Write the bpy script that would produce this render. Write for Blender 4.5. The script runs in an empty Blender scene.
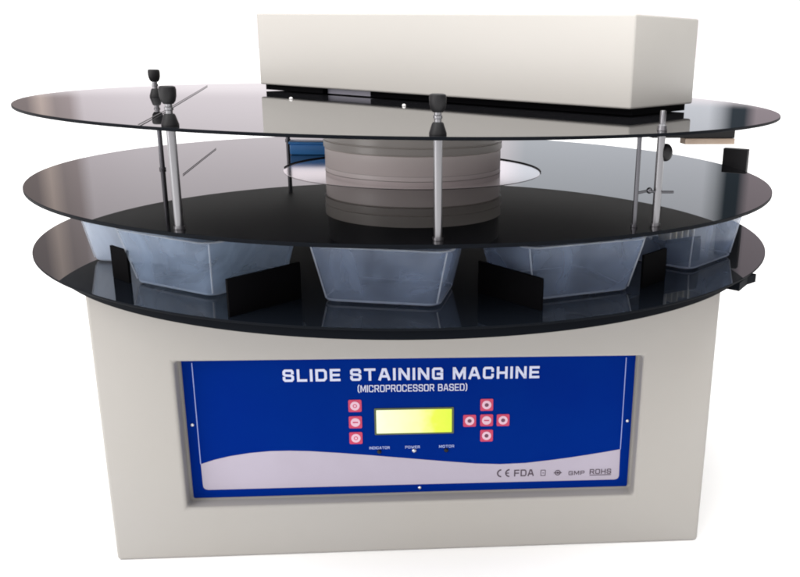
import bpy, bmesh, math, random
from mathutils import Vector, Matrix
random.seed(7)
S = bpy.context.scene
COL = S.collection
PI = math.pi
Z1, Z2, Z3 = 0.0, -0.078, -0.1424          # tops of the three discs
FLOOR = -0.433
OFF = Vector((0, 0, -FLOOR))               # everything is modelled round the top disc, then lifted so the floor is z=0

# ---------------------------------------------------------------- materials
def mat(name, col=(.5, .5, .5), rough=.5, metal=0.0, ior=1.5, bump=None, var=None, coat=0.0, spec=.5):
    m = bpy.data.materials.new(name); m.use_nodes = True
    nt = m.node_tree; b = nt.nodes['Principled BSDF']
    b.inputs['Base Color'].default_value = (*col, 1)
    b.inputs['Roughness'].default_value = rough
    b.inputs['Metallic'].default_value = metal
    b.inputs['IOR'].default_value = ior
    b.inputs['Coat Weight'].default_value = coat
    b.inputs['Specular IOR Level'].default_value = spec
    tc = nt.nodes.new('ShaderNodeTexCoord')
    if var:
        scale, c2, lo, hi = var
        n = nt.nodes.new('ShaderNodeTexNoise'); n.inputs['Scale'].default_value = scale; n.inputs['Detail'].default_value = 5
        nt.links.new(tc.outputs['Object'], n.inputs['Vector'])
        r = nt.nodes.new('ShaderNodeValToRGB'); r.color_ramp.elements[0].position = lo; r.color_ramp.elements[1].position = hi
        r.color_ramp.elements[0].color = (*col, 1); r.color_ramp.elements[1].color = (*c2, 1)
        nt.links.new(n.outputs['Fac'], r.inputs['Fac']); nt.links.new(r.outputs['Color'], b.inputs['Base Color'])
    if bump:
        scale, st, dist = bump
        n = nt.nodes.new('ShaderNodeTexNoise'); n.inputs['Scale'].default_value = scale; n.inputs['Detail'].default_value = 3
        nt.links.new(tc.outputs['Object'], n.inputs['Vector'])
        bp = nt.nodes.new('ShaderNodeBump'); bp.inputs['Strength'].default_value = st; bp.inputs['Distance'].default_value = dist
        nt.links.new(n.outputs['Fac'], bp.inputs['Height']); nt.links.new(bp.outputs['Normal'], b.inputs['Normal'])
    return m

def smudged(m, lo, hi, scale=7):
    nt = m.node_tree; b = nt.nodes['Principled BSDF']
    tc = nt.nodes.new('ShaderNodeTexCoord'); n = nt.nodes.new('ShaderNodeTexNoise')
    n.inputs['Scale'].default_value = scale; n.inputs['Detail'].default_value = 6; n.inputs['Distortion'].default_value = .8
    mr = nt.nodes.new('ShaderNodeMapRange'); mr.inputs['From Min'].default_value = .45; mr.inputs['From Max'].default_value = .7
    mr.inputs['To Min'].default_value = lo; mr.inputs['To Max'].default_value = hi
    nt.links.new(tc.outputs['Object'], n.inputs['Vector']); nt.links.new(n.outputs['Fac'], mr.inputs['Value'])
    nt.links.new(mr.outputs['Result'], b.inputs['Roughness'])
    return m

M = {}
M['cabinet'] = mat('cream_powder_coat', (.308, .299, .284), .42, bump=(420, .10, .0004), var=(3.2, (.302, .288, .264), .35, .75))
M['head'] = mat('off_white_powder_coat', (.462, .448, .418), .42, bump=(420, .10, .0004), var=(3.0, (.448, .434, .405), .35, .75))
M['drum'] = mat('drum_enamel', (.82, .75, .73), .36, bump=(60, .05, .0005), var=(9, (.79, .72, .695), .35, .75))
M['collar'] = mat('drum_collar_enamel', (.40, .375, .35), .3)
M['groove'] = mat('groove_grey', (.42, .385, .36), .5)
M['acrylic'] = smudged(mat('black_acrylic', (.012, .012, .014), .03, ior=1.95), .001, .007)
M['acrylic_mid'] = smudged(mat('black_glossy_acrylic', (.004, .004, .005), .03, ior=1.56), .001, .008)
M['acrylic_low'] = smudged(mat('smoked_black_acrylic', (.006, .008, .012), .03, ior=1.60), .001, .010)
M['under'] = mat('matt_disc_underside', (.007, .006, .007), .55, spec=.08)
M['edge'] = mat('acrylic_cut_edge', (.004, .005, .007), .5, spec=.03)
M['ringplate'] = mat('polished_ring_plate', (.92, .88, .90), .12, metal=.9)
M['white'] = mat('white_plastic', (.8, .79, .78), .35)
M['black'] = mat('matt_black_plastic', (.004, .004, .005), .5, spec=.3, bump=(300, .1, .0003))
M['blacktray'] = mat('black_tray_sheet', (.003, .004, .006), .6, spec=.03)
M['disc_line'] = mat('grey_line', (.09, .085, .09), .6, spec=.2)
M['lilac_grey'] = mat('grey_lilac', (.34, .34, .40), .4)
M['blacksheet'] = mat('matt_black_sheet', (.002, .002, .0025), .7, spec=.03)
M['chrome'] = mat('brushed_chrome', (.20, .20, .21), .28, metal=1.0, bump=(500, .08, .0002))
M['darksteel'] = mat('dark_steel', (.10, .10, .11), .3, metal=1.0)
M['zinc'] = mat('zinc_screw', (.55, .56, .6), .35, metal=1.0)
M['blue'] = mat('panel_blue', (.0001, .0165, .165), .5, spec=.01, bump=(180, .05, .0002), var=(14, (.0001, .0140, .160), .4, .7))
M['silver'] = mat('panel_silver_lilac', (.345, .315, .385), .4, var=(20, (.33, .30, .365), .4, .7))
M['line'] = mat('panel_pale_line', (.22, .27, .55), .4)
M['ink'] = mat('pale_lettering', (.48, .51, .66), .4)
M['ink2'] = mat('light_blue_lettering', (.30, .36, .62), .4)
M['ink3'] = mat('dark_lettering', (.045, .028, .045), .5)
M['btn'] = mat('button_red', (.42, .018, .075), .4)
M['ring'] = mat('button_pink_ring', (.58, .38, .47), .4)
M['dot'] = mat('button_dark_centre', (.10, .02, .05), .4)
M['bezel'] = mat('screen_bezel', (.05, .07, .02), .4)
M['beige'] = mat('beige_strip', (.48, .38, .30), .5, var=(30, (.38, .29, .22), .4, .7))
M['bluebox'] = mat('blue_plastic', (.08, .36, .90), .35)
M['slide'] = mat('stained_slide', (.72, .64, .42), .25, var=(40, (.80, .78, .70), .4, .6))
M['floor'] = mat('white_surface', (.92, .92, .92), .9, spec=.1)

def plastic(name, col, alpha, rough, var=.25):
    m = bpy.data.materials.new(name); m.use_nodes = True
    nt = m.node_tree; b = nt.nodes['Principled BSDF']
    b.inputs['Base Color'].default_value = (*col, 1); b.inputs['Roughness'].default_value = rough
    tc = nt.nodes.new('ShaderNodeTexCoord'); n = nt.nodes.new('ShaderNodeTexNoise')
    n.inputs['Scale'].default_value = 15; n.inputs['Detail'].default_value = 3; n.inputs['Distortion'].default_value = 1.2
    mr = nt.nodes.new('ShaderNodeMapRange'); mr.inputs['From Min'].default_value = .36; mr.inputs['From Max'].default_value = .64
    mr.inputs['To Min'].default_value = alpha - var * .5; mr.inputs['To Max'].default_value = alpha + var * .5
    nt.links.new(tc.outputs['Object'], n.inputs['Vector']); nt.links.new(n.outputs['Fac'], mr.inputs['Value'])
    tr = nt.nodes.new('ShaderNodeBsdfTranslucent'); tr.inputs['Color'].default_value = (*[min(1, c * 1.9) for c in col], 1)
    tp = nt.nodes.new('ShaderNodeBsdfTransparent'); m1 = nt.nodes.new('ShaderNodeMixShader'); m2 = nt.nodes.new('ShaderNodeMixShader'); out = nt.nodes['Material Output']
    m1.inputs['Fac'].default_value = .45; nt.links.new(b.outputs[0], m1.inputs[1]); nt.links.new(tr.outputs[0], m1.inputs[2])
    nt.links.new(mr.outputs['Result'], m2.inputs['Fac']); nt.links.new(tp.outputs[0], m2.inputs[1]); nt.links.new(m1.outputs[0], m2.inputs[2]); nt.links.new(m2.outputs[0], out.inputs['Surface'])
    n2 = nt.nodes.new('ShaderNodeTexNoise'); n2.inputs['Scale'].default_value = 35
    nt.links.new(tc.outputs['Object'], n2.inputs['Vector'])
    bp = nt.nodes.new('ShaderNodeBump'); bp.inputs['Strength'].default_value = .15; bp.inputs['Distance'].default_value = .002
    nt.links.new(n2.outputs['Fac'], bp.inputs['Height']); nt.links.new(bp.outputs['Normal'], b.inputs['Normal'])
    return m
M['tub'] = plastic('frosted_clear_plastic', (.27, .34, .47), .35, .16, .26)
M['tub_backlit'] = plastic('backlit_clear_plastic', (.62, .74, .92), .62, .16, .2)  # same plastic made paler and milkier, the backlight put into the colour
M['tub_lit'] = plastic('lit_clear_plastic', (.34, .43, .58), .36, .16, .3)  # same plastic lightened, light on the left tub put into the colour
M['rim'] = plastic('frosted_plastic_edge', (.54, .61, .72), .42, .22, .15)

def screen_mat():
    m = bpy.data.materials.new('backlit_display'); m.use_nodes = True
    nt = m.node_tree; b = nt.nodes['Principled BSDF']
    b.inputs['Base Color'].default_value = (.1, .12, .02, 1); b.inputs['Roughness'].default_value = .25
    tc = nt.nodes.new('ShaderNodeTexCoord'); sx = nt.nodes.new('ShaderNodeSeparateXYZ')
    nt.links.new(tc.outputs['Object'], sx.inputs[0])
    n = nt.nodes.new('ShaderNodeTexNoise'); n.inputs['Scale'].default_value = 90; nt.links.new(tc.outputs['Object'], n.inputs['Vector'])
    ad = nt.nodes.new('ShaderNodeMath'); ad.operation = 'MULTIPLY_ADD'; ad.inputs[1].default_value = .016; nt.links.new(n.outputs['Fac'], ad.inputs[0]); nt.links.new(sx.outputs['X'], ad.inputs[2])
    mr = nt.nodes.new('ShaderNodeMapRange'); mr.inputs['From Min'].default_value = -.030; mr.inputs['From Max'].default_value = .045
    nt.links.new(ad.outputs[0], mr.inputs['Value'])
    r = nt.nodes.new('ShaderNodeValToRGB'); e = r.color_ramp.elements
    e[0].position = 0; e[0].color = (.95, .98, .72, 1); e[1].position = 1; e[1].color = (.62, .78, .0, 1)
    k = e.new(.55); k.color = (.85, .93, .40, 1); k = e.new(.78); k.color = (.70, .86, .02, 1)
    nt.links.new(mr.outputs['Result'], r.inputs['Fac']); nt.links.new(r.outputs['Color'], b.inputs['Emission Color'])
    b.inputs['Emission Strength'].default_value = 1.0
    return m
M['screen'] = screen_mat()

# ---------------------------------------------------------------- mesh helpers
def link(name, bm, mats, parent=None, smooth=None, label=None):
    me = bpy.data.meshes.new(name); bmesh.ops.recalc_face_normals(bm, faces=bm.faces); bm.to_mesh(me); bm.free()
    for m in (mats if isinstance(mats, (list, tuple)) else [mats]): me.materials.append(m)
    if smooth is not None:
        for p in me.polygons: p.use_smooth = True
        me.set_sharp_from_angle(angle=math.radians(smooth))
    o = bpy.data.objects.new(name, me); COL.objects.link(o)
    if parent:
        o.parent = parent
    if label: o['label'] = label
    return o

def empty(name, loc, label, cat, group=None, rz=0):
    o = bpy.data.objects.new(name, None); COL.objects.link(o); o.location = Vector(loc) + OFF; o.rotation_euler = (0, 0, rz)
    o.empty_display_size = .05
    o['label'] = label; o['category'] = cat
    if group: o['group'] = group
    return o

def lathe(bm, prof, c=(0, 0, 0), n=64, mi=0, close=True, mrange=None):
    rings = []
    for r, z in prof:
        rings.append([bm.verts.new((c[0] + r * math.cos(2 * PI * i / n), c[1] + r * math.sin(2 * PI * i / n), c[2] + z)) for i in range(n)])
    k = len(prof)
    for j in range(k if close else k - 1):
        a, b = rings[j], rings[(j + 1) % k]
        for i in range(n):
            f = bm.faces.new((a[i], a[(i + 1) % n], b[(i + 1) % n], b[i]))
            f.material_index = mrange[j] if mrange else mi
    if not close:
        for rg in (rings[0], rings[-1]):
            f = bm.faces.new(rg); f.material_index = mi
    return rings

def disc(bm, r, ztop, th, n=256, mi_face=0, mi_edge=1, c=(0, 0), under=None):
    ch = .0004
    prof = [(.0001, ztop), (r - ch, ztop), (r, ztop - ch), (r, ztop - th + ch), (r - ch, ztop - th), (.0001, ztop - th)]
    rings = []
    for rr, z in prof: rings.append([bm.verts.new((c[0] + rr * math.cos(2 * PI * i / n), c[1] + rr * math.sin(2 * PI * i / n), z)) for i in range(n)])
    for j in range(len(prof) - 1):
        for i in range(n):
            f = bm.faces.new((rings[j][i], rings[j][(i + 1) % n], rings[j + 1][(i + 1) % n], rings[j + 1][i]))
            f.material_index = mi_edge if j in (1, 2, 3) else mi_face
    bm.faces.new(rings[0]); bm.faces.new(rings[-1])
    if under is not None:
        for f in bm.faces:
            if all(abs(v.co.z - (ztop - th)) < 1e-6 for v in f.verts): f.material_index = under

def obox(bm, o, u, v, w, mi=0, bev=0):
    """box from corner o along vectors u, v, w"""
    o, u, v, w = map(Vector, (o, u, v, w))
    vs = [bm.verts.new(o + a * u + b * v + c * w) for c in (0, 1) for b in (0, 1) for a in (0, 1)]
    fs = [bm.faces.new([vs[i] for i in q]) for q in ((0, 2, 3, 1), (4, 5, 7, 6), (0, 1, 5, 4), (2, 6, 7, 3), (0, 4, 6, 2), (1, 3, 7, 5))]
    for f in fs: f.material_index = mi
    if bev:
        es = {e for f in fs for e in f.edges}
        bmesh.ops.bevel(bm, geom=list(es), offset=bev, segments=3, affect='EDGES', profile=.5)

def tube(bm, pts, r, n=12, mi=0):
    pts = [Vector(p) for p in pts]; rings = []
    for i, p in enumerate(pts):
        t = (pts[min(i + 1, len(pts) - 1)] - pts[max(i - 1, 0)]).normalized()
        a = t.cross(Vector((0, 0, 1)) if abs(t.z) < .9 else Vector((1, 0, 0))).normalized(); b = t.cross(a)
        rings.append([bm.verts.new(p + r * (math.cos(2 * PI * k / n) * a + math.sin(2 * PI * k / n) * b)) for k in range(n)])
    for A, B in zip(rings, rings[1:]):
        for k in range(n): bm.faces.new((A[k], A[(k + 1) % n], B[(k + 1) % n], B[k])).material_index = mi
    bm.faces.new(rings[0]).material_index = mi; bm.faces.new(rings[-1]).material_index = mi

# ---------------------------------------------------------------- the setting
bm = bmesh.new()
g = 40.0
vs = [bm.verts.new(p) for p in ((-g, -g, 0), (g, -g, 0), (g, g, 0), (-g, g, 0))]; bm.faces.new(vs)
fl = link('floor', bm, M['floor']); fl['kind'] = 'structure'

# ---------------------------------------------------------------- the machine
mach = empty('slide_staining_machine', (0, 0, FLOOR), 'cream slide staining machine with three black glossy discs and a blue control panel', 'lab machine')

# cabinet body with a real recess
CX, CY, CYAW = .0114, -.2385, .0468
cc, cs = math.cos(CYAW), math.sin(CYAW)
def cab(u, dep, z): return Vector((CX + u * cc - dep * cs, CY + u * cs + dep * cc, z))
HW, CTOP, DEPC = .2947, -.1537, .45
RL, RR, RT, RB, RD = -.2232, .2225, -.2252, -.3772, .0190
bm = bmesh.new()
def q(*p): return bm.faces.new([bm.verts.new(cab(*a)) for a in p])
z0, z1, hw = FLOOR, CTOP, HW
q((-hw, 0, z0), (RL, 0, RB), (RL, 0, RT), (-hw, 0, z1)); q((RR, 0, RB), (hw, 0, z0), (hw, 0, z1), (RR, 0, RT))
q((-hw, 0, z0), (hw, 0, z0), (RR, 0, RB), (RL, 0, RB)); q((RL, 0, RT), (RR, 0, RT), (hw, 0, z1), (-hw, 0, z1))
q((RL, 0, RB), (RR, 0, RB), (RR, RD, RB), (RL, RD, RB)); q((RL, 0, RT), (RL, RD, RT), (RR, RD, RT), (RR, 0, RT))
q((RL, 0, RB), (RL, RD, RB), (RL, RD, RT), (RL, 0, RT)); q((RR, 0, RB), (RR, 0, RT), (RR, RD, RT), (RR, RD, RB))
q((RL, RD, RB), (RR, RD, RB), (RR, RD, RT), (RL, RD, RT))
q((-hw, 0, z0), (-hw, 0, z1), (-hw, DEPC, z1), (-hw, DEPC, z0)); q((hw, 0, z0), (hw, DEPC, z0), (hw, DEPC, z1), (hw, 0, z1))
q((-hw, DEPC, z0), (-hw, DEPC, z1), (hw, DEPC, z1), (hw, DEPC, z0))
q((-hw, 0, z1), (hw, 0, z1), (hw, DEPC, z1), (-hw, DEPC, z1)); q((-hw, 0, z0), (-hw, DEPC, z0), (hw, DEPC, z0), (hw, 0, z0))
bmesh.ops.remove_doubles(bm, verts=bm.verts, dist=1e-5)
ed = []
for e in bm.edges:
    if len(e.link_faces) == 2 and e.calc_face_angle(0) > .5:
        ed.append(e)
bmesh.ops.bevel(bm, geom=ed, offset=.0038, segments=4, affect='EDGES', profile=.5)
for v in bm.verts: v.co -= Vector((0, 0, FLOOR))
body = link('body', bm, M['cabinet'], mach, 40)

def P(bm_):       # shift coordinates into machine space
    for v in bm_.verts: v.co -= Vector((0, 0, FLOOR))
    return bm_

# control panel (its own object at the recess, local axes: x along the cabinet, z up)
panel = None
PD = .0165
def panel_obj(name, bm_, mats, parent, smooth=None, label=None):
    return link(name, bm_, mats, parent, smooth, label)
def to_panel(u, z, lift=0): return cab(u, PD - lift, z) - Vector((0, 0, FLOOR))
def poly(bm_, pts, lift, th, mi=0):
    top = [bm_.verts.new(to_panel(u, z, lift)) for u, z in pts]; bot = [bm_.verts.new(to_panel(u, z, lift - th)) for u, z in pts]
    bm_.faces.new(top).material_index = mi; bm_.faces.new(bot).material_index = mi
    n = len(pts)
    for i in range(n): bm_.faces.new((top[i], top[(i + 1) % n], bot[(i + 1) % n], bot[i])).material_index = mi
def rect(u0, u1, z0_, z1_, r=0, n=5):
    if not r: return [(u0, z0_), (u1, z0_), (u1, z1_), (u0, z1_)]
    out = []
    for (a, b, s) in ((u0 + r, z0_ + r, PI), (u1 - r, z0_ + r, 1.5 * PI), (u1 - r, z1_ - r, 0), (u0 + r, z1_ - r, .5 * PI)):
        for k in range(n + 1): t = s + .5 * PI * k / n; out.append((a + r * math.cos(t), b + r * math.sin(t)))
    return out
def circ(u, z, r, n=20): return [(u + r * math.cos(2 * PI * i / n), z + r * math.sin(2 * PI * i / n)) for i in range(n)]
bm = bmesh.new(); poly(bm, rect(-.2203, .2188, -.3748, -.2290, .0015), 0, .0022)
panel = link('control_panel', bm, M['blue'], mach, label='blue control panel recessed in the cabinet front')
wave_top = [(-.2105, -.3378), (-.1968, -.3333), (-.1821, -.3299), (-.1627, -.327), (-.1434, -.3255), (-.124, -.3255), (-.1046, -.3265), (-.0753, -.3292), (-.0458, -.3324), (-.016, -.3359), (.009, -.3388), (.0342, -.3417), (.0596, -.3444), (.0852, -.3459), (.1108, -.3453), (.1366, -.3428), (.1573, -.3403), (.1748, -.3378), (.1935, -.335), (.2091, -.3323)]
wave = wave_top + [(.2096, -.3625), (.2088, -.3650), (.2072, -.3662), (.2048, -.3667), (.1, -.3664), (-.0165, -.3661), (-.2055, -.3661), (-.2083, -.3652), (-.2098, -.3635), (-.2102, -.361)]
bm = bmesh.new(); poly(bm, wave, .0003, .0004); link('wave_band', bm, M['silver'], panel, label='pale lilac wave along the bottom of the panel')
for u0, u1, zb in ((-.2110, -.2102, -.3378), (.2089, .2097, -.3323)):
    bm = bmesh.new(); poly(bm, rect(u0, u1, zb, -.2320), .0003, .0004); link('border_line', bm, M['line'], panel)

# stroke lettering: extended square letters, every stroke a mitred ribbon of its own depth
G = {
 'A': (1.0, [[(0, 0), (.38, 1), (.62, 1), (1, 0)], [(.17, .30), (.83, .30)]]),
 'B': (.92, [[(0, 0), (0, 1), (.78, 1), (.88, .9), (.88, .6), (.80, .52)], [(0, .52), (.82, .52), (.92, .42), (.92, .1), (.82, 0), (0, 0)]]),
 'C': (.95, [[(.93, .72), (.93, .88), (.81, 1), (.12, 1), (0, .88), (0, .12), (.12, 0), (.81, 0), (.93, .12), (.93, .28)]]),
 'D': (.95, [[(0, 0), (0, 1), (.76, 1), (.95, .82), (.95, .18), (.76, 0), (0, 0)]]),
 'E': (.85, [[(.85, 1), (0, 1), (0, 0), (.85, 0)], [(0, .5), (.78, .5)]]),
 'F': (.82, [[(.82, 1), (0, 1), (0, 0)], [(0, .48), (.74, .48)]]),
 'G': (.95, [[(.93, .76), (.93, .88), (.81, 1), (.12, 1), (0, .88), (0, .12), (.12, 0), (.93, 0), (.93, .46), (.52, .46)]]),
 'H': (.92, [[(0, 0), (0, 1)], [(.92, 0), (.92, 1)], [(0, .5), (.92, .5)]]),
 'I': (.0, [[(0, 0), (0, 1)]]),
 'L': (.80, [[(0, 1), (0, 0), (.80, 0)]]),
 'M': (1.15, [[(0, 0), (0, 1), (.08, 1), (.575, .12), (1.07, 1), (1.15, 1), (1.15, 0)]]),
 'N': (.95, [[(0, 0), (0, 1), (.08, 1), (.87, 0), (.95, 0), (.95, 1)]]),
 'O': (.95, [[(.12, 0), (0, .12), (0, .88), (.12, 1), (.83, 1), (.95, .88), (.95, .12), (.83, 0), (.12, 0)]]),
 'P': (.88, [[(0, 0), (0, 1), (.78, 1), (.88, .9), (.88, .52), (.78, .42), (0, .42)]]),
 'R': (.92, [[(0, 0), (0, 1), (.80, 1), (.90, .9), (.90, .56), (.80, .46), (0, .46)], [(.55, .44), (.92, 0)]]),
 'S': (.92, [[(.90, .76), (.90, .88), (.80, 1), (.12, 1), (0, .88), (0, .64), (.12, .53), (.80, .49), (.92, .38), (.92, .12), (.80, 0), (.12, 0), (0, .12), (0, .25)]]),
 'T': (.95, [[(0, 1), (.95, 1)], [(.475, 1), (.475, 0)]]),
 'W': (1.3, [[(0, 1), (.28, 0), (.40, 0), (.65, .85), (.90, 0), (1.02, 0), (1.3, 1)]]),
 '(': (.22, [[(.22, 1.1), (0, .85), (0, .15), (.22, -.1)]]),
 ')': (.22, [[(0, 1.1), (.22, .85), (.22, .15), (0, -.1)]]),
}
def ribbon(bm_, pts, wd, lift):
    pts = [Vector((*p, 0)) for p in pts]; closed = (pts[0] - pts[-1]).length < 1e-6
    if closed: pts = pts[:-1]
    n = len(pts); Ls = []; Rs = []
    for i, p in enumerate(pts):
        a = (p - pts[i - 1]).normalized() if (i or closed) else None
        b_ = (pts[(i + 1) % n] - p).normalized() if (i < n - 1 or closed) else None
        if a is None: a = b_; 
        if b_ is None: b_ = a
        na = Vector((-a.y, a.x, 0)); nb = Vector((-b_.y, b_.x, 0)); m_ = (na + nb).normalized(); k = 1 / max(m_.dot(na), .45)
        ext = Vector((0, 0, 0))
        if not closed and i == 0: ext = -a * wd * .5
        if not closed and i == n - 1: ext = a * wd * .5
        Ls.append(p + ext + m_ * wd * .5 * k); Rs.append(p + ext - m_ * wd * .5 * k)
    for i in range(n if closed else n - 1):
        j = (i + 1) % n
        bm_.faces.new([bm_.verts.new(to_panel(v.x, v.y, lift)) for v in (Rs[i], Rs[j], Ls[j], Ls[i])])
def lettering(name, text, u0, u1, zb, zt, material, lift=.0006, wd=.2, gap=.30, underline=False, bold=None):
    sep = gap + wd; x = 0; items = []
    for ch in text:
        if ch == ' ': x += .75; continue
        w_, st = G[ch]; items.append((x, st)); x += w_ + sep
    tot = x - sep
    H = (zt - zb) * (1 - wd * .5); kx = (u1 - u0) / (tot + wd); kz = (zt - zb) / (1 + wd)
    b = bmesh.new(); wr = min(kz, kx * 1.4) * wd
    for x, st in items:
        for i, line in enumerate(st):
            ribbon(b, [(u0 + (x + px + wd / 2) * kx, zb + (pz + wd / 2) * kz) for px, pz in line], wr, lift + .00006 * i)
    if underline: poly(b, rect(u0, u1, zb - .0014, zb - .0008), lift + .0002, .0002)
    return link(name, b, material, panel)
lettering('title_lettering', 'SLIDE STAINING MACHINE', -.1267, .1222, -.2524, -.2397, M['ink'], wd=.25, gap=.34)
lettering('subtitle_lettering', '(MICROPROCESSOR BASED)', -.0558, .0508, -.2645, -.2570, M['ink'], wd=.17, gap=.30)
for s, u0, u1 in (('INDICATOR', -.0462, -.0262), ('POWER', -.0107, .0040), ('MOTOR', .0232, .0382)):
    lettering('indicator_lettering', s, u0, u1, -.3258, -.3229, M['ink2'], wd=.2)
# approval marks
bm = bmesh.new()
def arc(bm_, u, z, r0, r1, a0, a1, n=14, lift=.0006):
    pts = [(u + r1 * math.cos(a0 + (a1 - a0) * i / n), z + r1 * math.sin(a0 + (a1 - a0) * i / n)) for i in range(n + 1)]
    pin = [(u + r0 * math.cos(a0 + (a1 - a0) * i / n), z + r0 * math.sin(a0 + (a1 - a0) * i / n)) for i in range(n + 1)]
    for i in range(n): poly(bm_, [pts[i], pts[i + 1], pin[i + 1], pin[i]], lift, .0002)
arc(bm, .0866, -.3561, .0031, .0045, PI * .5, PI * 1.5); arc(bm, .0950, -.3561, .0031, .0045, PI * .5, PI * 1.5)
poly(bm, rect(.0912, .0945, -.3567, -.3556), .0006, .0002)
link('approval_mark', bm, M['ink3'], panel)
lettering('approval_mark', 'FDA', .0999, .1200, -.3601, -.3525, M['ink3'], bold=.03)
bm = bmesh.new()
for r_ in (rect(.1272, .1278, -.3602, -.3535), rect(.1318, .1324, -.3602, -.3535), rect(.1279, .1317, -.3541, -.3535), rect(.1279, .1317, -.3602, -.3596), rect(.1290, .1308, -.3573, -.3567)): poly(bm, r_, .0006, .0002)
link('approval_mark', bm, M['ink3'], panel)
bm = bmesh.new(); arc(bm, .1450, -.3571, .0022, .0031, 0, 2 * PI, 20); poly(bm, rect(.1408, .1492, -.3575, -.3568), .0008, .0002); poly(bm, circ(.1450, -.3571, .0012), .0006, .0002)
link('approval_mark', bm, M['ink3'], panel)
lettering('approval_mark', 'GMP', .1563, .1730, -.3602, -.3555, M['ink3'], bold=.03)
lettering('approval_mark', 'ROHS', .1785, .2010, -.3597, -.3540, M['ink3'], bold=.03, underline=True)
# screen
bm = bmesh.new(); poly(bm, rect(-.0405, .0378, -.3103, -.2818, .001), .0008, .0009); link('screen_bezel', bm, M['bezel'], panel)
so = bpy.data.meshes.new('screen')
bm = bmesh.new()
def pl(u, z, lift): return Vector((u, -lift, z))
pts = rect(-.0386, .0358, -.3085, -.2836, .0006)
bm.faces.new([bm.verts.new(pl(u, z + .296, .0012)) for u, z in pts])
bot = bmesh.ops.extrude_face_region(bm, geom=list(bm.faces))
for v in [e for e in bot['geom'] if isinstance(e, bmesh.types.BMVert)]: v.co.y += .0008
scr = link('display_screen', bm, M['screen'], panel, label='lit yellow-green display')
scr.location = cab(0, PD, -.296) - Vector((0, 0, FLOOR)); scr.rotation_euler = (0, 0, CYAW)
# buttons
for u, z, kind in ((-.0591, -.2787, 'o'), (-.0591, -.2962, '-'), (-.0591, -.3132, 'o'), (.0705, -.2801, 'd'), (.0536, -.2970, 'd'), (.0706, -.2968, '-'), (.0872, -.2970, 'd'), (.0708, -.3136, 'd')):
    bm = bmesh.new(); h = .0064
    poly(bm, rect(u - h, u + h, z - h, z + h, .0014), .0007, .0006, 0)
    arc_b = bmesh.new(); arc_b.free()
    n = 22
    for i in range(n):
        a, b_ = 2 * PI * i / n, 2 * PI * (i + 1) / n
        poly(bm, [(u + .0046 * math.cos(a), z + .0046 * math.sin(a)), (u + .0046 * math.cos(b_), z + .0046 * math.sin(b_)), (u + .0021 * math.cos(b_), z + .0021 * math.sin(b_)), (u + .0021 * math.cos(a), z + .0021 * math.sin(a))], .0010, .0003, 1)
    if kind == 'd': poly(bm, circ(u, z, .0021), .0009, .0002, 2)
    elif kind == '-':
        poly(bm, circ(u, z, .0021), .0009, .0002, 1); poly(bm, rect(u - .0026, u + .0026, z - .0006, z + .0006), .0012, .0002, 0)
    else:
        poly(bm, circ(u, z, .0021), .0009, .0002, 0); poly(bm, circ(u, z, .0012), .0011, .0002, 1)
    link('button', bm, [M['btn'], M['ring'], M['dot']], panel)
def dome(bm_, u, z, r, h, mi=0):
    pts = []
    for k in range(4):
        t = k / 3 * PI / 2
        pts.append([bm_.verts.new(to_panel(u + r * math.cos(t) * math.cos(a * PI / 8), z + r * math.cos(t) * math.sin(a * PI / 8), .0002 + h * math.sin(t))) for a in range(16)] if k < 3 else [bm_.verts.new(to_panel(u, z, .0002 + h))])
    for k in range(2):
        for a in range(16): bm_.faces.new((pts[k][a], pts[k][(a + 1) % 16], pts[k + 1][(a + 1) % 16], pts[k + 1][a])).material_index = mi
    for a in range(16): bm_.faces.new((pts[2][a], pts[2][(a + 1) % 16], pts[3][0])).material_index = mi
for i, (u, z) in enumerate(((-.0365, -.3288), (-.0018, -.3283), (.0303, -.3288))):
    bm = bmesh.new(); dome(bm, u, z, .0023, .0020); link('indicator_lamp', bm, M['zinc'] if i == 1 else M['black'], panel)
for u, z in ((-.2152, -.2957), (.2147, -.3006), (.0034, -.3700)):
    bm = bmesh.new(); dome(bm, u, z, .0018, .0012); link('screw', bm, M['zinc'], panel)

# bottom tray and lowest disc
bm = bmesh.new(); disc(bm, .3770, -.1447, .0088, mi_face=0, mi_edge=0, c=(.001, -.0175)); P(bm)
tray = link('tray', bm, M['blacktray'], mach, 40)
bm = bmesh.new(); disc(bm, .4, Z3, .0020); P(bm)
lowdisc = link('disc', bm, [M['acrylic_low'], M['edge']], mach, 40, 'lowest black disc carrying the plastic tubs')
# pointed black corner tab of the tray on the right
bm = bmesh.new()
pts = [(.300, -.235), (.3150, -.2480), (.3225, -.2360), (.3300, -.2240), (.3420, -.2130), (.3250, -.1950)]
top = [bm.verts.new((x, y, -.1449)) for x, y in pts]; bo = [bm.verts.new((x, y, -.1530)) for x, y in pts]
bm.faces.new(top); bm.faces.new(bo)
for i in range(6): bm.faces.new((top[i], top[(i + 1) % 6], bo[(i + 1) % 6], bo[i]))
P(bm); link('corner_tab', bm, M['blacktray'], mach)

# middle and top disc
bm = bmesh.new(); disc(bm, .4004, Z2, .0032, under=2); P(bm)
mid = link('disc', bm, [M['acrylic_mid'], M['edge'], M['under']], mach, 40, 'middle black disc under the central drum')
bm = bmesh.new(); disc(bm, .4003, Z1, .0026, under=2); P(bm)
topd = link('disc', bm, [M['acrylic'], M['edge'], M['under']], mach, 40, 'top black disc under the head box')

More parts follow.
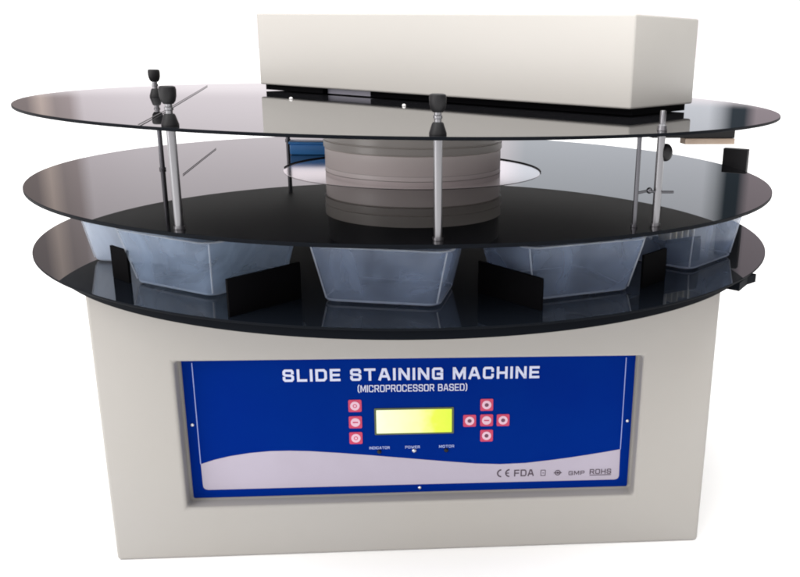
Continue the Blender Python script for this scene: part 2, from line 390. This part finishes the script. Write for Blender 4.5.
# drum, ring plate
bm = bmesh.new()
zb, zt = Z2 + .0010, Z1 - .0027
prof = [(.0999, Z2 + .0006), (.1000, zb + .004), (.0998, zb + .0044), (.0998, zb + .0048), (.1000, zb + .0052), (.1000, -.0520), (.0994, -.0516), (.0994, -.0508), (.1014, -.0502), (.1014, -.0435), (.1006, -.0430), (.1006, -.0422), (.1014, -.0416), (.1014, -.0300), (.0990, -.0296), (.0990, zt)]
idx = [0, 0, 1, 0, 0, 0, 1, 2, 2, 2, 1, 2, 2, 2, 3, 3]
lathe(bm, prof, n=128, close=False, mrange=idx); P(bm)
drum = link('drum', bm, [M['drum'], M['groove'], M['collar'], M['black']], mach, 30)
bm = bmesh.new(); lathe(bm, [(.1004, Z2 + .0001), (.1004, Z2 + .0004), (.1462, Z2 + .0004), (.1463, Z2 + .0001)], n=160); P(bm)
link('ring_plate', bm, M['ringplate'], mach, 40)
bm = bmesh.new(); tube(bm, [(.1466 * math.cos(R_ * PI / 180), .1466 * math.sin(R_ * PI / 180), Z2 + .0010) for R_ in range(-4, 185, 3)], .0008, 8); P(bm)
link('ring_edge', bm, M['black'], mach, 60)
bm = bmesh.new(); lathe(bm, [(.040, Z1 + .0002), (.040, .0078)], c=(.043, .053, 0), n=64, close=False); P(bm)
link('neck', bm, M['lilac_grey'], mach, 40)

# head box
BX, BY = .2119, -.1946
du, dv = Vector((-.7788, .6273, 0)), Vector((.6273, .7788, 0))
BW, BD, BB, BT = .527, .136, .0077, .0923
bm = bmesh.new(); obox(bm, (BX, BY, BB), du * BW, dv * BD, (0, 0, BT - BB), bev=.0022); P(bm)
head = link('head', bm, M['head'], mach, 40, 'white box across the top disc')
for a, b_, v0, v1, nm, mm in ((.004, .345, .010, .126, 'head_base', 'blacksheet'), (.3453, .4197, .014, .120, 'head_gap_fill', 'lilac_grey'), (.420, .523, .006, .128, 'head_base', 'blacksheet')):  # middle grey block is added to fill the see-through gap
    bm = bmesh.new(); obox(bm, Vector((BX, BY, .0012)) + du * a + dv * v0, du * (b_ - a), dv * (v1 - v0), (0, 0, BB - .0012 - .0002)); P(bm)
    link(nm, bm, M[mm], mach)
# small white feet and dark clips under the head edge
for x, y in ((-.1324, -.022), (-.0045, -.0967)):
    bm = bmesh.new(); lathe(bm, [(.0019, 0), (.0019, .0011), (.0013, .0018), (.0003, .0021)], c=(x, y, .0001), n=20, close=False); P(bm); link('bolt_head', bm, M['white'], mach, 40)

# posts with knobs
def knob(parent, x, y):
    bm = bmesh.new()
    lathe(bm, [(.0064, .0001), (.0064, .0012), (.0043, .0078), (.0036, .0088)], c=(x, y, 0), n=28, close=False, mi=0)
    lathe(bm, [(.0026, .0089), (.0026, .0112), (.0033, .0116), (.0033, .0136), (.0026, .0140), (.0026, .0158)], c=(x, y, 0), n=24, close=False, mi=1)
    lathe(bm, [(.0036, .0159), (.0052, .0180), (.0061, .0215), (.0063, .0262), (.0058, .0282), (.0045, .0288)], c=(x, y, 0), n=28, close=False, mi=0)
    P(bm); return link('knob', bm, [M['black'], M['chrome']], parent, 40)
def post(x, y, r=.0029, kn=True, material='chrome', stub=False, lean=(0, 0)):
    bm = bmesh.new()
    tube(bm, [(x, y, Z2 + .0001), (x + lean[0], y + lean[1], Z1 - .0028)], r, 20)
    lathe(bm, [(r + .0009, 0), (r + .0009, .0022)], c=(x, y, Z2 + .0002), n=20, close=False)
    P(bm); p = link('post', bm, M[material], mach, 50)
    if kn: knob(p, x, y)
    if stub:
        bm = bmesh.new(); lathe(bm, [(.0042, .0002), (.0036, .004), (.0024, .005), (.0024, .0150), (.0020, .0158)], c=(x, y, 0), n=20, close=False); P(bm); link('stud', bm, M['chrome'], p, 40)
    return p
post(.0367, -.3830, .0032)
post(-.1625, -.3522, .0034)
post(-.2750, -.0300, .0026, material='darksteel')
pr_ = post(.2151, -.3183, .0033, kn=False, stub=True)
post(.1964, -.3236, .0019, kn=False, material='darksteel')
post(-.1950, .2850, .0030, kn=False, material='darksteel')
# black round knob and clamp on the right post
bm = bmesh.new()
bmesh.ops.create_uvsphere(bm, u_segments=24, v_segments=14, radius=.0072, matrix=Matrix.Translation((.2200, -.3170, -.0175)) @ Matrix.Diagonal((.75, .75, 1, 1)))
P(bm); link('side_knob', bm, M['black'], pr_, 60)
bm = bmesh.new(); tube(bm, [(.1964, -.3240, -.0500), (.2051, -.3215, -.0485), (.2151, -.3190, -.0495), (.2290, -.3150, -.0500)], .0011, 8)
bmesh.ops.create_uvsphere(bm, u_segments=14, v_segments=8, radius=.0026, matrix=Matrix.Translation((.2075, -.3215, -.0480))); P(bm)
link('clamp_arm', bm, M['darksteel'], pr_, 60)

# thin grey lines lying on the upper two discs
for pts in ([(-.1844, -.3560, Z1), (-.2050, -.2300, Z1), (-.2300, -.0900, Z1), (-.2620, .0900, Z1), (-.2873, .2300, Z1)],
            [(-.2415, -.0700, Z2), (-.2560, .0600, Z2), (-.2700, .1900, Z2)]):
    fine = []
    for i in range(len(pts) - 1):
        for k in range(6):
            t = k / 6; a, b_ = Vector(pts[i]), Vector(pts[i + 1]); p = a.lerp(b_, t); p.z += .0008; fine.append(p)
    bm = bmesh.new(); tube(bm, fine, .0004, 8); P(bm); link('disc_line', bm, M['disc_line'], mach, 60)

# black bar added for the room's column, beige strip behind the right rim
e = Vector((.87, -.49, 0)); f_ = Vector((.49, .87, 0))
bm = bmesh.new(); obox(bm, Vector((.4015, .1372, -.150)), e * .0325, f_ * .012, (0, 0, .0880), bev=.0008)
obox(bm, Vector((.3400, .1000, -.1556)), Vector((.0800, .0380, 0)), Vector((-.012, .0253, 0)), (0, 0, .0050)); P(bm)
link('column_bar', bm, M['black'], mach, 40)
a_, b__ = Vector((.2510, -.2540, -.0175)), Vector((.0470, .0082, 0))
bm = bmesh.new(); obox(bm, a_, b__, Vector((-.002, .012, 0)), (0, 0, .0052), bev=.0005); P(bm); link('beige_strip', bm, M['beige'], mach, 40)
bm = bmesh.new(); obox(bm, a_ + Vector((-.030, -.0032, .0054)), b__ + Vector((.030, .0052, 0)), Vector((-.002, .010, 0)), (0, 0, .0091)); P(bm); link('strip_bracket', bm, M['black'], mach)

# black divider plates on the lowest disc
def divider(a, b_, h0, h1, th=.0022):
    a, b_ = Vector((*a, Z3 + .0002)), Vector((*b_, Z3 + .0002)); n = (b_ - a).cross(Vector((0, 0, 1))).normalized() * th
    bm_ = bmesh.new(); v = []
    for s in (Vector((0, 0, 0)), n): v.append([bm_.verts.new(p + s) for p in (a, b_, b_ + Vector((0, 0, h1)), a + Vector((0, 0, h0)))])
    bm_.faces.new(v[0]); bm_.faces.new(v[1])
    for i in range(4): bm_.faces.new((v[0][i], v[0][(i + 1) % 4], v[1][(i + 1) % 4], v[1][i]))
    P(bm_); link('divider_plate', bm_, M['blacksheet'], mach)
divider((-.1253, -.3729), (-.0796, -.3182), .0302, .0308)
divider((.1191, -.3520), (.0692, -.2954), .0270, .0276)
divider((-.2330, -.2760), (-.2540, -.2560), .0290, .0290)
divider((.2146, -.2779), (.2420, -.2470), .0300, .0300)

# ---------------------------------------------------------------- tubs
def rr(w, d, r, n=6):
    out = []
    for (a, b_, s) in ((-w / 2 + r, -d / 2 + r, PI), (w / 2 - r, -d / 2 + r, 1.5 * PI), (w / 2 - r, d / 2 - r, 0), (-w / 2 + r, d / 2 - r, .5 * PI)):
        for k in range(n + 1): t = s + .5 * PI * k / n; out.append((a + r * math.cos(t), b_ + r * math.sin(t)))
    return out
def tub(front, ang, w, label, wt=None, h=.0475, dp=.075, mt='tub'):
    wt = wt or w * 1.21
    d = Vector((math.cos(ang), math.sin(ang), 0)); nrm = Vector((-d.y, d.x, 0))
    c = Vector((*front, Z3 + .0004)) + nrm * dp / 2
    root = empty('plastic_tub', c, label, 'plastic tub', 'clear plastic tubs on the lowest disc', ang)
    lv = [(w - .008, dp - .008, .008, 0), (w - .002, dp - .002, .010, .0012), (w, dp, .011, .0035)]
    for k in range(1, 6): t = k / 5; lv.append((w + (wt - w) * t, dp + (dp * .2) * t, .011 + .004 * t, .0035 + (h - .0035) * t))
    th = .0012
    inner = [(a - 2 * th, b_ - 2 * th, max(r - th, .003), z + (th if i == 0 else th * .3)) for i, (a, b_, r, z) in enumerate(lv)]
    inner[-1] = (lv[-1][0] - 2 * th, lv[-1][1] - 2 * th, lv[-1][2] - th, lv[-1][3])
    bm_ = bmesh.new(); rings = [[bm_.verts.new((x, y, z)) for x, y in rr(a, b_, r)] for a, b_, r, z in lv + inner[::-1]]
    n = len(rings[0])
    for A, B in zip(rings, rings[1:]):
        for k in range(n): bm_.faces.new((A[k], A[(k + 1) % n], B[(k + 1) % n], B[k]))
    bm_.faces.new(rings[0]); bm_.faces.new(rings[-1])
    link('tub_wall', bm_, M[mt], root, 60)
    for sx in (-1, 1):
        bm_ = bmesh.new(); (a0, b0, r0, z0_), (a1, b1, r1, z1_) = lv[2], lv[-1]; k0 = r0 * .29; k1 = r1 * .29
        tube(bm_, [(sx * (a0 / 2 - k0 + .0003), -b0 / 2 + k0 - .0003, z0_), (sx * (a1 / 2 - k1 + .0003), -b1 / 2 + k1 - .0003, z1_ - .0004)], .0007, 8)
        link('corner_glint', bm_, M['rim'], root, 60)  # pale tubes added as the bright highlights along the front corners
    bm_ = bmesh.new(); a, b_, r, z = lv[-1]
    prof = [(a - .0006, b_ - .0006, z - .0002 + .0003), (a + .002, b_ + .002, z + .0003), (a + .0024, b_ + .0024, z + .0012), (a - .002, b_ - .002, z + .0012)]
    rings = [[bm_.verts.new((x, y, zz)) for x, y in rr(p, q_, r)] for p, q_, zz in prof]
    for i in range(4):
        A, B = rings[i], rings[(i + 1) % 4]
        for k in range(n): bm_.faces.new((A[k], A[(k + 1) % n], B[(k + 1) % n], B[k]))
    link('rim', bm_, M['rim'], root, 60)
    # thicker base edge that catches the light
    bm_ = bmesh.new(); a, b_, r, z = lv[1]
    prof = [(a + .0004, b_ + .0004, .0016), (a + .0009, b_ + .0009, .0024), (a + .0004, b_ + .0004, .0032), (a - .0002, b_ - .0002, .0024)]
    rings = [[bm_.verts.new((x, y, zz)) for x, y in rr(p, q_, .0105)] for p, q_, zz in prof]
    for i in range(4):
        A, B = rings[i], rings[(i + 1) % 4]
        for k in range(n): bm_.faces.new((A[k], A[(k + 1) % n], B[(k + 1) % n], B[k]))
    link('base_edge', bm_, M['rim'], root, 60)
    return root
R = math.radians
tub((-.0110, -.3400), R(-8.9), .0980, 'clear plastic tub at the front, nearest the camera and in line with the display')
tub((.1596, -.3083), R(23.6), .1000, 'clear plastic tub right of the front one, between two black plates', dp=.090)
t3 = tub((.3066, -.1830), R(48), .0940, 'clear plastic tub at the right end, with a slide rack in it')
tub((-.1901, -.2988), R(-30.9), .0944, 'clear plastic tub between the small black plate and the large black plate on the left', mt='tub_lit', dp=.098)
tub((-.2540, -.2065), R(-12), .0850, 'clear plastic tub at the far left, mostly hidden by the next tub', dp=.066, mt='tub_backlit')

# slide rack in the right tub
rk = empty('slide_rack', Vector(t3.location) - OFF + Vector((-.0100, -.0220, .0020)), 'dark rack of upright pale glass slides inside the right tub', 'slide rack', rz=R(30))
bm = bmesh.new()
obox(bm, (-.024, -.011, 0), (.048, 0, 0), (0, .022, 0), (0, 0, .0215), bev=.001)
for y in (-.0105, .0090): obox(bm, (-.0226, y, .0217), (.0452, 0, 0), (0, .0015, 0), (0, 0, .0030))
link('frame', bm, M['blacktray'], rk)
for k in range(5):
    bm = bmesh.new(); x = -.0170 + k * .0078
    obox(bm, (x, -.0085, .0219), (.0016, 0, 0), (.0003, .017, 0), (0, 0, .0180 - .0030 * (k % 2) - .0012 * k)); link('glass_slide', bm, M['slide'], rk)

# blue box behind the drum on the middle disc
bb = empty('storage_box', (-.1330, .1330, Z2 + .0003), 'small blue plastic box behind the central drum on the middle disc', 'box', rz=R(4))
bm = bmesh.new(); obox(bm, (-.030, -.014, 0), (.060, 0, 0), (0, .028, 0), (0, 0, .0130), bev=.0012); link('container', bm, M['bluebox'], bb, 40)
bm = bmesh.new(); obox(bm, (-.0315, -.0155, .0132), (.063, 0, 0), (0, .031, 0), (0, 0, .0030), bev=.0009); link('lid', bm, M['bluebox'], bb, 40)

# ---------------------------------------------------------------- world and light
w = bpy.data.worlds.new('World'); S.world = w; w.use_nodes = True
nt = w.node_tree; bg = nt.nodes['Background']
N = nt.nodes.new; L = nt.links.new
tc = N('ShaderNodeTexCoord'); sp = N('ShaderNodeSeparateXYZ'); L(tc.outputs['Generated'], sp.inputs[0])
def math_(op, a, b_=None, c=None):
    m = N('ShaderNodeMath'); m.operation = op
    for i, v in enumerate((a, b_, c)):
        if v is None: continue
        if isinstance(v, (int, float)): m.inputs[i].default_value = v
        else: L(v, m.inputs[i])
    return m.outputs[0]
def ramp(val, stops, interp='LINEAR'):
    r = N('ShaderNodeValToRGB'); r.color_ramp.interpolation = interp; e = r.color_ramp.elements
    e[0].position, e[0].color = stops[0][0], (*stops[0][1], 1); e[1].position, e[1].color = stops[-1][0], (*stops[-1][1], 1)
    for p, c in stops[1:-1]: k = e.new(p); k.color = (*c, 1)
    L(val, r.inputs['Fac']); return r.outputs['Color']
elev = math_('ARCSINE', sp.outputs['Z'])                      # radians above the horizon
az = math_('ARCTAN2', sp.outputs['X'], sp.outputs['Y'])       # 0 = straight behind the machine, + to the right
e01 = math_('DIVIDE', elev, PI / 2)
# bright soft room: pinkish white walls near the horizon, lighter ceiling
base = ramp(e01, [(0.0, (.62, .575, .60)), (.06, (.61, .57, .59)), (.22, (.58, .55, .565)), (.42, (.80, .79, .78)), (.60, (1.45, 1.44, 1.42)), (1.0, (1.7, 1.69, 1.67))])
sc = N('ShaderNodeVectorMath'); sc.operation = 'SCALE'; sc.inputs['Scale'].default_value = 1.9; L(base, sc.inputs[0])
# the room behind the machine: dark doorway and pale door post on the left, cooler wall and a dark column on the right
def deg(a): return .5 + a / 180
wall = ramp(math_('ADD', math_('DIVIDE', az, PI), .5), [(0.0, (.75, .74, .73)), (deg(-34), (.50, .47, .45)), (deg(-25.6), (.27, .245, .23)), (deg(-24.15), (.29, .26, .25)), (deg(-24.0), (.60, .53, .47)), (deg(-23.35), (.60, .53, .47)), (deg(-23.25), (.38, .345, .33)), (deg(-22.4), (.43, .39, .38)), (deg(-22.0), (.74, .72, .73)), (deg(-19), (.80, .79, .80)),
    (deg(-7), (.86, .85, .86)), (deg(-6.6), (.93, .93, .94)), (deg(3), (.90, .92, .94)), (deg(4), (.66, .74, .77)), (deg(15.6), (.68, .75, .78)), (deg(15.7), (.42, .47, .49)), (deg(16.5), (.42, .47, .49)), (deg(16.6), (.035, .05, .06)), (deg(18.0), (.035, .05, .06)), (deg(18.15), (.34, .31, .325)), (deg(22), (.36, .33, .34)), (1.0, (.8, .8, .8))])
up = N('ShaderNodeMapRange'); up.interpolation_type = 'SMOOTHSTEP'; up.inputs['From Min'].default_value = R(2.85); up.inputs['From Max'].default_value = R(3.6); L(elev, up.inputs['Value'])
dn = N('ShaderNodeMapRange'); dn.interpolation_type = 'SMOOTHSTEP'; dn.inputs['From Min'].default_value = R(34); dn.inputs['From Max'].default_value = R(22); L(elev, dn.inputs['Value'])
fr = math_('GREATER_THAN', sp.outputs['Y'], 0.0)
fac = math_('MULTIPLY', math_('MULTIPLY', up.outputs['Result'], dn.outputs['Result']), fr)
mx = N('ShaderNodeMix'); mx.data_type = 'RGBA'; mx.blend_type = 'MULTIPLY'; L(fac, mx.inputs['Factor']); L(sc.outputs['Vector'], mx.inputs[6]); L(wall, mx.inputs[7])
# world dimmed to the right, added to shade the head's side face
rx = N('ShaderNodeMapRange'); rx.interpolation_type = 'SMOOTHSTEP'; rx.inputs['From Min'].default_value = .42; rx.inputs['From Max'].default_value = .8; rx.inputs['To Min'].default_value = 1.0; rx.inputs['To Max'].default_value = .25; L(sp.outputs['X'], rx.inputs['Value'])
# world brightened behind the camera, added to light the drum and fronts
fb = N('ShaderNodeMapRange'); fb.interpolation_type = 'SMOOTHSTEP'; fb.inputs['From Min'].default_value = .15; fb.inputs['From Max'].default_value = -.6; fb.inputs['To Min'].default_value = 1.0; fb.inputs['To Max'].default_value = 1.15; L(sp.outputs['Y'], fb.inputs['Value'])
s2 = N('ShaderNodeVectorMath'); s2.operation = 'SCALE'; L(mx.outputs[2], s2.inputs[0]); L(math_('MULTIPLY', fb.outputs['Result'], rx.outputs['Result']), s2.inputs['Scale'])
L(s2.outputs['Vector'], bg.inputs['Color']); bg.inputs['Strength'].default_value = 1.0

def area(name, loc, tgt, size, power, col):
    ld = bpy.data.lights.new(name, 'AREA'); ld.shape = 'DISK'; ld.size = size; ld.energy = power; ld.color = col
    o = bpy.data.objects.new(name, ld); COL.objects.link(o); o.location = Vector(loc) + OFF
    o.rotation_euler = (Vector(tgt) - Vector(loc)).to_track_quat('-Z', 'Y').to_euler(); return o
area('key_light', (-3.2, -3.4, 3.0), (0, 0, -.2), 3.0, 110, (1, .98, .95))  # added soft key from upper left, its source is unseen

area('drum_fill', (-3.2, -2.0, .16), (0, 0, -.1), 1.6, 30, (1, .97, .96))  # unseen low fill from the left, added to brighten the drum

# ---------------------------------------------------------------- camera
yaw, pitch, roll = .0608638, .3043336, -.0237627
cy_, sy_, cp, sp_ = math.cos(yaw), math.sin(yaw), math.cos(pitch), math.sin(pitch)
fwd = Vector((sy_ * cp, cy_ * cp, -sp_)); right = Vector((cy_, -sy_, 0)); down = fwd.cross(right)
cr, sr = math.cos(roll), math.sin(roll)
r2 = cr * right + sr * down; d2 = -sr * right + cr * down
cam = bpy.data.cameras.new('camera'); co = bpy.data.objects.new('camera', cam); COL.objects.link(co)
mw = Matrix((( r2.x, -d2.x, -fwd.x, 0), (r2.y, -d2.y, -fwd.y, 0), (r2.z, -d2.z, -fwd.z, 0), (0, 0, 0, 1)))
mw.translation = Vector((.0518671, -1.0425538, .0650171)) + OFF
co.matrix_world = mw
cam.sensor_width = 36; cam.lens = 36 * 892.776 / 800
cam.shift_x = -109.688 / 800; cam.shift_y = 34.132 / 800
cam.clip_start = .01; cam.clip_end = 200
S.camera = co
S.view_settings.view_transform = 'Standard'; S.view_settings.look = 'None'; S.view_settings.exposure = 0; S.view_settings.gamma = 1
S.cycles.filter_width = 2.0
S.cycles.transparent_max_bounces = 24
S.cycles.max_bounces = 10
